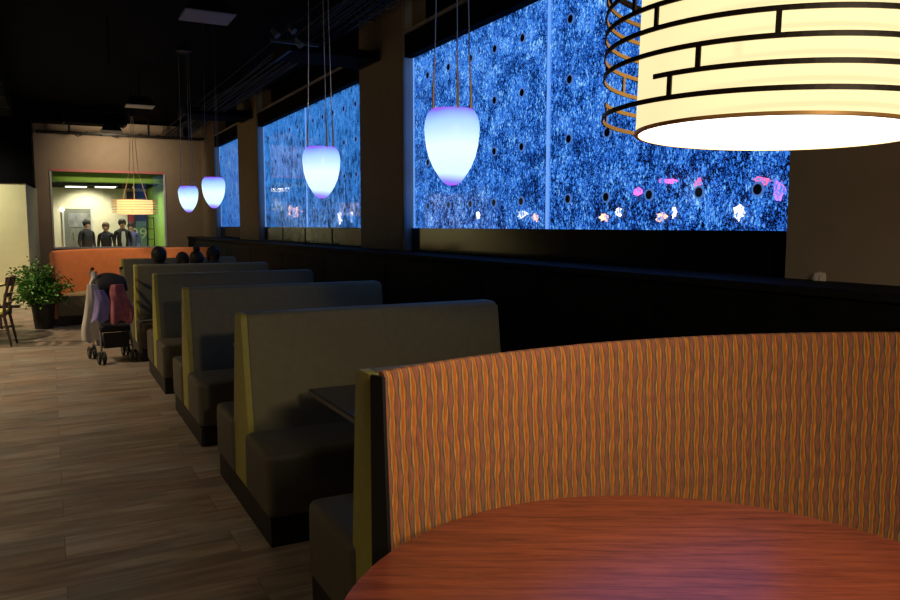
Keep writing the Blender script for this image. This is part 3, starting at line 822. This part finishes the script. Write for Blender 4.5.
# ------------------------------------------------------------------ potted plant
t = thing('potted_plant', 'bushy green potted plant in a black pot beside the far orange banquette', 'plant', (-.13, 13.33, 0))
obj('pot', lathe(bmesh.new(), [(.125, 0), (.13, .01), (.165, .36), (.175, .37), (.175, .41), (.155, .41), (.15, .36), (0, .36)], 32), M['pot'], t, smooth=True)
obj('soil', lathe(bmesh.new(), [(0, .365), (.150, .365), (.150, .385), (0, .39)], 24), M['soil'], t)
bm = bmesh.new(); lf = bmesh.new(); rnd = random.Random(3)
for k in range(60):
    a = rnd.uniform(0, 2*PI); rr_ = .46*math.sqrt(rnd.uniform(.02, 1)); hh = rnd.uniform(.02, .74)*math.sqrt(max(.1, 1-(rr_/.52)**2))
    tip = Vector((rr_*math.cos(a)*1.0-.06, rr_*math.sin(a), .40+hh)); base = Vector((.07*math.cos(a), .07*math.sin(a), .39))
    mid = (base+tip)/2+Vector((-.03*math.cos(a), -.03*math.sin(a), .08))
    pts = [base, mid, tip]; tube(bm, pts, .006, 5)
    for j in range(46):
        f = rnd.uniform(.12, 1.05); p = base.lerp(mid, f*2) if f < .5 else mid.lerp(tip, (f-.5)*2)
        p = p+Vector((rnd.gauss(0, .045), rnd.gauss(0, .045), rnd.gauss(0, .04)))
        ln = rnd.uniform(.045, .085); wd = ln*.55
        M3 = Matrix.Rotation(rnd.uniform(0, 2*PI), 3, 'Z') @ Matrix.Rotation(rnd.uniform(-.9, .7), 3, 'Y') @ Matrix.Rotation(rnd.uniform(-.6, .6), 3, 'X')
        loc = [(0, 0, 0), (ln*.35, wd/2, .006), (ln*.75, wd*.36, .004), (ln, 0, -.012), (ln*.75, -wd*.36, .004), (ln*.35, -wd/2, .006), (ln*.5, 0, -.006)]
        vs = [lf.verts.new(p+M3@Vector(q)) for q in loc]
        for (i1, i2) in ((0, 1), (1, 2), (2, 3), (3, 4), (4, 5), (5, 0)): lf.faces.new((vs[6], vs[i1], vs[i2]))
obj('stem', bm, M['stem'], t)
me = bpy.data.meshes.new('foliage'); lf.to_mesh(me); lf.free(); link('foliage', me, M['leaf'], t)

# ------------------------------------------------------------------ chairs and table at the left edge
def chair(loc, rz, label):
    """seat faces local +Y; back at -Y"""
    t = thing('dining_chair', label, 'chair', loc, rz, 'dark wooden dining chairs at the left edge')
    obj('seat', B(-.21, .21, -.20, .22, .43, .475, .018, 3), M['yseat'], t, smooth=True)
    obj('seat_frame', B(-.20, .20, -.19, .21, .39, .43, .005, 1), M['darkwood'], t)
    for sx in (-1, 1):
        bm = bmesh.new(); tube(bm, [(sx*.19, .19, .40), (sx*.205, .22, 0)], .018, 8, radii=[.02, .014]); obj('leg', bm, M['darkwood'], t, smooth=True)
        bm = bmesh.new(); tube(bm, [(sx*.205, -.27, 0), (sx*.195, -.20, .42), (sx*.195, -.22, .62), (sx*.20, -.29, .92)], .018, 8, radii=[.014, .021, .02, .016]); obj('leg', bm, M['darkwood'], t, smooth=True)
    def rail(z, y, h, nm):
        bm = bmesh.new(); P = []
        for k in range(9):
            x = -.20+.40*k/8; yy = y-.05*math.cos((k/8-.5)*PI)
            P.append([bm.verts.new(q) for q in ((x, yy, z), (x, yy+.02, z), (x, yy+.008, z+h), (x, yy-.012, z+h))])
        for a_, b_ in zip(P, P[1:]):
            for j in range(4): bm.faces.new((a_[j], a_[(j+1) % 4], b_[(j+1) % 4], b_[j]))
        bm.faces.new(P[0]); bm.faces.new(P[-1]); obj(nm, bm, M['darkwood'], t, smooth=True)
    rail(.80, -.25, .12, 'top_rail'); rail(.66, -.225, .05, 'back_slat'); rail(.54, -.205, .045, 'back_slat')
    bm = bmesh.new(); tube(bm, [(-.2, .205, .2), (.2, .205, .2)], .01, 6); tube(bm, [(-.2, -.23, .25), (.2, -.23, .25)], .01, 6)
    for sx in (-1, 1): tube(bm, [(sx*.2, .205, .22), (sx*.2, -.235, .22)], .01, 6)
    obj('stretcher', bm, M['darkwood'], t)
    return t
c0 = chair((-.75, 11.75, 0), PI/2-.12, 'dark wooden dining chair with slatted back cut by the left picture edge')
dup(c0, (-.94, 13.75, 0), PI+.1, 'dark chair beyond the small pale yellow table, only its back rail showing')
dup(c0, (-1.6, 9.15, 0), PI/2, 'dark wooden dining chair just outside the left edge nearer the camera')
t = thing('cafe_table', 'small round pale yellow cafe table between the dark chairs', 'table', (-1.20, 12.62, 0))
obj('tabletop', lathe(bmesh.new(), [(.60, .735), (.61, .74), (.61, .765), (0, .77)], 48), M['ytop'], t, smooth=True)
obj('pedestal', tube(bmesh.new(), [(0, 0, .02), (0, 0, .735)], .035, 12), M['blackmetal'], t)
obj('base', lathe(bmesh.new(), [(.28, 0), (.28, .012), (.05, .03)], 32), M['blackmetal'], t)
t = thing('floor_stand', 'low black floor stand beside the potted plant', 'stand', (-.68, 15.9, 0))
obj('top_bar', B(-.20, .16, -.05, .05, .10, .15, .01), M['blackmetal'], t)
obj('foot', B(-.01, .02, -.03, .03, 0, .10), M['blackmetal'], t)

# ------------------------------------------------------------------ stroller
t = thing('stroller', 'black umbrella stroller parked beside the booth benches', 'stroller', (.62, 9.75, 0), .12)
def wheelpair(x, y, r, nm='wheel'):
    bm = bmesh.new()
    for dx in (-.028, .028):
        pts = [(x+dx, y+(r-.016)*math.cos(k*PI/10), r+(r-.016)*math.sin(k*PI/10)) for k in range(20)]
        tube(bm, pts, .016, 8, closed=True)
    wl = obj(nm, bm, M['rubber'], t, smooth=True)
    bm = bmesh.new(); tube(bm, [(x-.045, y, r), (x+.045, y, r)], .012, 8)
    for dx in (-.028, .028): tube(bm, [(x+dx-.006, y, r), (x+dx+.006, y, r)], r-.03, 14)
    obj('hub', bm, M['alu'], wl)
for sx in (-1, 1):
    wheelpair(sx*.17, -.20, .075); wheelpair(sx*.19, .30, .075)
    bm = bmesh.new(); tube(bm, [(sx*.17, -.20, .10), (sx*.165, -.13, .33), (sx*.17, .03, .62), (sx*.17, .22, .93), (sx*.17, .30, 1.04), (sx*.16, .24, 1.08)], .012, 8); obj('frame_tube', bm, M['alu'], t, smooth=True)
    bm = bmesh.new(); tube(bm, [(sx*.19, .30, .10), (sx*.17, .08, .40), (sx*.165, -.12, .46)], .011, 8); obj('frame_tube', bm, M['alu'], t, smooth=True)
    bm = bmesh.new(); tube(bm, [(sx*.16, .24, 1.08), (sx*.16, .18, 1.09)], .018, 8); obj('handle_grip', bm, M['rubber'], t, smooth=True)
bm = bmesh.new(); tube(bm, [(-.17, -.18, .2), (.17, -.18, .2)], .009, 6); tube(bm, [(-.19, .28, .16), (.19, .28, .16)], .009, 6); obj('cross_bar', bm, M['alu'], t)
obj('seat', B(-.165, .165, -.16, .14, .36, .44, .03, 3), M['strollerfab'], t, smooth=True)
obj('foot_rest', B(-.14, .14, -.19, -.15, .18, .36, .01), M['strollerfab'], t)
obj('basket', B(-.15, .15, -.05, .26, .17, .28, .03, 2), M['strollerfab'], t, smooth=True)
bm = box(bmesh.new(), -.165, .165, -.02, .02, -.30, .30, .018, 3, rot=Matrix.Rotation(-.38, 3, 'X')); bmesh.ops.translate(bm, vec=(0, .20, .68), verts=bm.verts)
obj('backrest', bm, M['strollerfab'], t, smooth=True)
# canopy
bm = bmesh.new(); rows = []
for i in range(9):
    a = i/8*1.5+.15
    rows.append([bm.verts.new((-.17+.34*k/8, .22-.27*math.sin(a)*(1), .84+.20*math.cos(a)*(.75+.25*math.sin(PI*k/8)))) for k in range(9)])
for a_, b_ in zip(rows, rows[1:]):
    for k in range(8): bm.faces.new((a_[k], a_[k+1], b_[k+1], b_[k]))
cn = obj('canopy', bm, M['strollerfab'], t, smooth=True); md = cn.modifiers.new('s', 'SOLIDIFY'); md.thickness = .008

def cloth(name, label, cat, loc, rz, w, h, mat, amp, seed, topw=.75, lean=0.0, th=.03):
    """draped garment: closed, folded sheet with real thickness"""
    rn = random.Random(seed); bm = bmesh.new(); nu, nv = 20, 24
    ph = [rn.uniform(0, 6) for _ in range(4)]
    sides = []
    for s in (-1, 1):
        g = []
        for j in range(nv+1):
            v = j/nv
            ww = w*(topw+(1-topw)*math.sin(min(1, v*1.2)*PI/2))*(1+.06*math.sin(v*9+ph[0]))
            row = []
            for i in range(nu+1):
                u = i/nu-.5
                yy = amp*(math.sin(u*8+ph[1]+v*2.2)+.35*math.sin(u*17+ph[2]-v*4))*(.35+.65*v)+s*th*math.sqrt(max(0, 1-(2*u)**2))*(.6+.4*v)
                row.append(bm.verts.new((u*ww+.02*math.sin(v*5+ph[3]), yy+lean*v, h*(1-v)+.02*math.sin(u*9+ph[0])*v)))
            g.append(row)
        sides.append(g)
        for j in range(nv):
            for i in range(nu): bm.faces.new((g[j][i], g[j][i+1], g[j+1][i+1], g[j+1][i]))
    a_, b_ = sides
    for j in range(nv):
        for i in (0, nu): bm.faces.new((a_[j][i], a_[j+1][i], b_[j+1][i], b_[j][i]))
    for i in range(nu):
        for j in (0, nv): bm.faces.new((a_[j][i], a_[j][i+1], b_[j][i+1], b_[j][i]))
    o = obj(name, bm, mat, None, loc, True); o.rotation_euler = (0, 0, rz)
    return tag(o, label, cat)
cloth('blanket', 'off-white blanket hanging over the left side of the stroller', 'blanket', (.405, 9.66, .26), .1, .21, .66, M['white'], .016, 2, .55)
cloth('jacket', 'lavender blue garment draped over the front left of the stroller', 'jacket', (.49, 9.56, .50), .1, .19, .36, M['purple'], .014, 5, .6)
cloth('jacket', 'dusty pink jacket piled on the stroller seat', 'jacket', (.69, 9.54, .48), .0, .25, .44, M['pink'], .02, 8, .5)
cloth('blanket', 'off-white cloth strip hanging at the back left of the stroller canopy', 'blanket', (.43, 9.83, .82), .1, .07, .24, M['white'], .006, 12, .9)

# ------------------------------------------------------------------ people
def skin_body(verts, edges, radii, matfn, mats, name, parent, root=0):
    me = bpy.data.meshes.new(name+'_cage'); me.from_pydata([Vector(v) for v in verts], edges, []); me.update()
    o = bpy.data.objects.new(name+'_cage', me); C.objects.link(o)
    sk = o.modifiers.new('skin', 'SKIN'); sk.use_smooth_shade = True
    lay = me.skin_vertices[0].data if me.skin_vertices else None
    if lay is None:
        me.attributes; bpy.context.view_layer.objects.active = o
    for i, r in enumerate(radii):
        lay[i].radius = (r, r) if not isinstance(r, tuple) else r
        lay[i].use_root = (i == root)
    sb = o.modifiers.new('sub', 'SUBSURF'); sb.levels = 2; sb.render_levels = 2
    bpy.context.view_layer.update()
    m2 = bpy.data.meshes.new_from_object(o.evaluated_get(bpy.context.evaluated_depsgraph_get()))
    bpy.data.objects.remove(o)
    m2.materials.clear()
    for mm in mats: m2.materials.append(mm)
    for p in m2.polygons:
        p.material_index = matfn(p.center); p.use_smooth = True
    ob = bpy.data.objects.new(name, m2); C.objects.link(ob); ob.parent = parent
    return ob

def hair_cap(name, c, r, mat, parent, long=0, bun=False, face=-1):
    """c head centre; face=-1 : the face looks along local -Y"""
    bm = bmesh.new(); bmesh.ops.create_icosphere(bm, subdivisions=3, radius=1)
    for v in list(bm.verts):
        if v.co.y*face > .45 and v.co.z < .45: v.co *= .86      # leave the face free
    for v in bm.verts:
        z = v.co.z
        if z < 0 and v.co.y*face < .3: z *= (1+long)
        v.co = Vector((v.co.x*r*1.0, v.co.y*r*1.08-face*r*.10*1, z*r*1.12+r*.12))
    bmesh.ops.translate(bm, vec=c, verts=bm.verts)
    if bun:
        b2 = bmesh.ops.create_icosphere(bm, subdivisions=2, radius=.05)
        bmesh.ops.translate(bm, vec=(c[0], c[1]-face*.03, c[2]+r+.045), verts=b2['verts'])
    return obj(name, bm, mat, parent, smooth=True)

def face_bits(c, r, parent, face=-1):
    bm = bmesh.new()
    for sx in (-1, 1):
        q = bmesh.ops.create_icosphere(bm, subdivisions=2, radius=.012); bmesh.ops.translate(bm, vec=(c[0]+sx*.033, c[1]+face*r*.90, c[2]+.005), verts=q['verts'])
    obj('eyes', bm, M['hair'], parent)

def person(loc, rz, label, pose, top, legs, skin, hairm, long=0, bun=False, scale=1.0, group=None):
    """faces local -Y"""
    t = thing('person', label, 'person', loc, rz, group)
    if pose == 'stand':
        V = [(0, 0, .95), (0, 0, 1.12), (0, -.005, 1.30), (0, 0, 1.45), (0, -.01, 1.53), (0, -.02, 1.60), (0, -.025, 1.68),
             (-.17, 0, 1.42), (-.21, .02, 1.15), (-.17, -.12, .95), (-.14, -.18, .88),
             (.17, 0, 1.42), (.21, .02, 1.15), (.17, -.12, .95), (.14, -.18, .88),
             (-.09, 0, .88), (-.10, -.01, .50), (-.11, .01, .09), (-.11, -.10, .035),
             (.09, 0, .88), (.10, -.01, .50), (.11, .01, .09), (.11, -.10, .035)]
        Rr = [(.15, .11), (.14, .105), (.165, .115), (.11, .08), .052, (.070, .082), (.076, .09), .055, .043, .033, .03, .055, .043, .033, .03, .085, .058, .042, .036, .085, .058, .042, .036]
        hz = 1.655
    else:
        V = [(0, 0, .57), (0, .0, .74), (0, -.01, .90), (0, -.02, 1.03), (0, -.03, 1.09), (0, -.04, 1.15), (0, -.045, 1.20),
             (-.16, -.02, 1.00), (-.19, -.02, .78), (-.15, -.20, .80), (-.12, -.27, .81),
             (.16, -.02, 1.00), (.19, -.02, .78), (.15, -.20, .80), (.12, -.27, .81),
             (-.09, -.02, .565), (-.11, -.36, .55), (-.11, -.36, .12), (-.11, -.44, .045),
             (.09, -.02, .565), (.11, -.36, .55), (.11, -.36, .12), (.11, -.44, .045)]
        Rr = [(.14, .10), (.135, .10), (.155, .11), (.10, .075), .048, (.066, .076), (.072, .085), .052, .040, .032, .028, .052, .040, .032, .028, .075, .058, .042, .035, .075, .058, .042, .035]
        hz = 1.175
    Ed = [(0, 1), (1, 2), (2, 3), (3, 4), (4, 5), (5, 6), (3, 7), (7, 8), (8, 9), (9, 10), (3, 11), (11, 12), (12, 13), (13, 14),
          (0, 15), (15, 16), (16, 17), (17, 18), (0, 19), (19, 20), (20, 21), (21, 22)]
    neck = V[4][2]-.005; hip = V[0][2]-.03
    def mf(c):
        if c.z > neck: return 2
        if pose == 'stand':
            if c.y < -.155 and .8 < c.z < .97: return 2
            return 0 if c.z > hip-.05 else 1
        if c.y < -.235 and c.z > .74: return 2
        return 0 if (c.z > hip+.03 and c.y > -.3 or c.z > .7) else 1
    skin_body(V, Ed, Rr, mf, [top, legs, skin], 'body', t)
    hc = (0, -.03 if pose == 'stand' else -.045, hz)
    hair_cap('hair', (hc[0], hc[1]+.012, hc[2]+.005), .098, hairm, t, long, bun)
    face_bits(hc, .098, t)
    t.scale = (scale,)*3
    return t
GS = 'guests seated in the far booth'
person((1.28, 10.72, 0), PI, 'person with dark hair seated with back to camera, leftmost in the far booth', 'sit', M['suit'], M['navy'], M['skindark'], M['hair'], .2, scale=1.02, group=GS)
person((1.68, 11.50, 0), .2, 'person with dark hair leaning low, second from left in the far booth', 'sit', M['suit'], M['navy'], M['skindark'], M['hair'], .3, scale=.94, group=GS)
person((1.76, 10.74, 0), PI-.15, 'person in lavender top with a hair bun in the far booth', 'sit', M['purple'], M['navy'], M['skindark'], M['hair'], .1, True, .97, GS)
person((2.12, 11.52, 0), -.1, 'person in dark clothing seated rightmost in the far booth', 'sit', M['suit'], M['navy'], M['skindark'], M['hair'], .5, scale=1.0, group=GS)
GR = 'people standing beyond the glass'
person((.88, 22.2, 0), .5, 'person in black standing by the grey door beyond the glass, leftmost of the group', 'stand', M['suit'], M['suit'], M['skin'], M['hair'], 0, scale=.99, group=GR)
person((1.32, 21.8, 0), -.2, 'person with brown hair and black top standing in the middle beyond the glass', 'stand', M['suit'], M['suit'], M['skin'], M['hairbrown'], .3, scale=.95, group=GR)
pp = person((1.70, 21.6, 0), .1, 'person in open black jacket and white shirt beyond the glass', 'stand', M['suit'], M['suit'], M['skin'], M['hair'], 0, scale=1.0, group=GR)
bm = bmesh.new(); vs = [bm.verts.new(q) for q in ((-.035, -.128, 1.44), (.035, -.128, 1.44), (.055, -.135, 1.2), (.03, -.13, 1.0), (-.03, -.13, 1.0), (-.055, -.135, 1.2))]
f = bm.faces.new(vs); rr_ = bmesh.ops.extrude_face_region(bm, geom=[f]); bmesh.ops.translate(bm, vec=(0, .04, 0), verts=[v for v in rr_['geom'] if isinstance(v, bmesh.types.BMVert)])
obj('shirt_front', bm, M['shirt'], pp)
person((1.98, 22.4, 0), -.1, 'person in dark blue partly hidden behind the open jacket', 'stand', M['bluecloth'], M['suit'], M['skin'], M['hair'], 0, scale=.95, group=GR)

# ------------------------------------------------------------------ lights (lamps seen or out of view, placed to suit the room's light)
def lamp(kind, name, loc, energy, col, target=None, **kw):
    ld = bpy.data.lights.new(name, kind); ld.energy = energy; ld.color = col
    for k, v in kw.items(): setattr(ld, k, v)
    o = bpy.data.objects.new(name, ld); C.objects.link(o); o.location = loc
    if target is not None:
        o.rotation_euler = (Vector(target)-Vector(loc)).to_track_quat('-Z', 'Y').to_euler()
    return o
warm = (1.0, .78, .50)
# downlights of the dining room to the left of the aisle
for x, y, e in [(-2.5, .6, 95), (-2.6, 3.4, 140), (-2.7, 6.5, 300), (-2.8, 9.6, 680), (-3.0, 12.5, 760), (-3.2, 15.2, 380)]:  # nearest one added to brighten the single bench's end panel
    lamp('SPOT', 'dining_downlight', (x, y, 3.9), e, warm, (x+1.2, y+.2, 0), spot_size=1.45 if y < 8 else 1.75, spot_blend=1.0, shadow_soft_size=.12)
# wall washers
lamp('SPOT', 'end_wall_spot', (1.3, 18.2, 3.5), 120, (1.0, .80, .54), (1.5, 19.6, 2.9), spot_size=2.4, spot_blend=1, shadow_soft_size=.1)
lamp('SPOT', 'banquette_spot', (.7, 13.3, 3.5), 330, (1.0, .72, .42), (.8, 15.0, .9), spot_size=1.2, spot_blend=.8, shadow_soft_size=.1)
lamp('SPOT', 'yellow_wall_spot', (-1.6, 15.6, 3.0), 190, (1.0, .95, .70), (-1.4, 16.9, 1.5), spot_size=2.2, spot_blend=1, shadow_soft_size=.1)
lamp('SPOT', 'back_room_spot', (1.0, 23.7, 2.6), 110, (1.0, .96, .75), (1.0, 24.6, 1.5), spot_size=1.9, spot_blend=.6, shadow_soft_size=.08)
lamp('AREA', 'back_room_light', (1.6, 21.6, 2.6), 48, (1.0, .96, .75), (1.4, 21.6, 0), size=1.2)
# another pendant lamp of the room, behind the photographer
lamp('POINT', 'pendant_behind', (.6, -1.7, 2.35), 118, (1.0, .78, .50), shadow_soft_size=.08)
# bulb inside the big drum lamp, shining down through the diffuser
lamp('AREA', 'drum_lamp_bulb', (LX, LY, 1.785), 7.0, (1.0, .80, .52), (LX, LY, 0), shape='DISK', size=.56)

w = bpy.data.worlds.new('night'); bpy.context.scene.world = w; w.use_nodes = True
bg = w.node_tree.nodes['Background']; bg.inputs[0].default_value = (.35, .40, .55, 1); bg.inputs[1].default_value = .01

# ------------------------------------------------------------------ camera
cam = bpy.data.cameras.new('camera'); co = bpy.data.objects.new('camera', cam); C.objects.link(co)
cam.sensor_width = 36; cam.lens = 760/900*36; cam.clip_start = .02
co.location = (0, 0, 1.6)
yaw, pitch = .484, .098
d_ = Vector((math.sin(yaw)*math.cos(pitch), math.cos(yaw)*math.cos(pitch), -math.sin(pitch)))
co.rotation_euler = d_.to_track_quat('-Z', 'Y').to_euler()
sc = bpy.context.scene; sc.camera = co
sc.view_settings.view_transform = 'Standard'; sc.view_settings.look = 'None'
sc.view_settings.gamma = 1; sc.view_settings.use_curve_mapping = False
sc.view_settings.exposure = 0
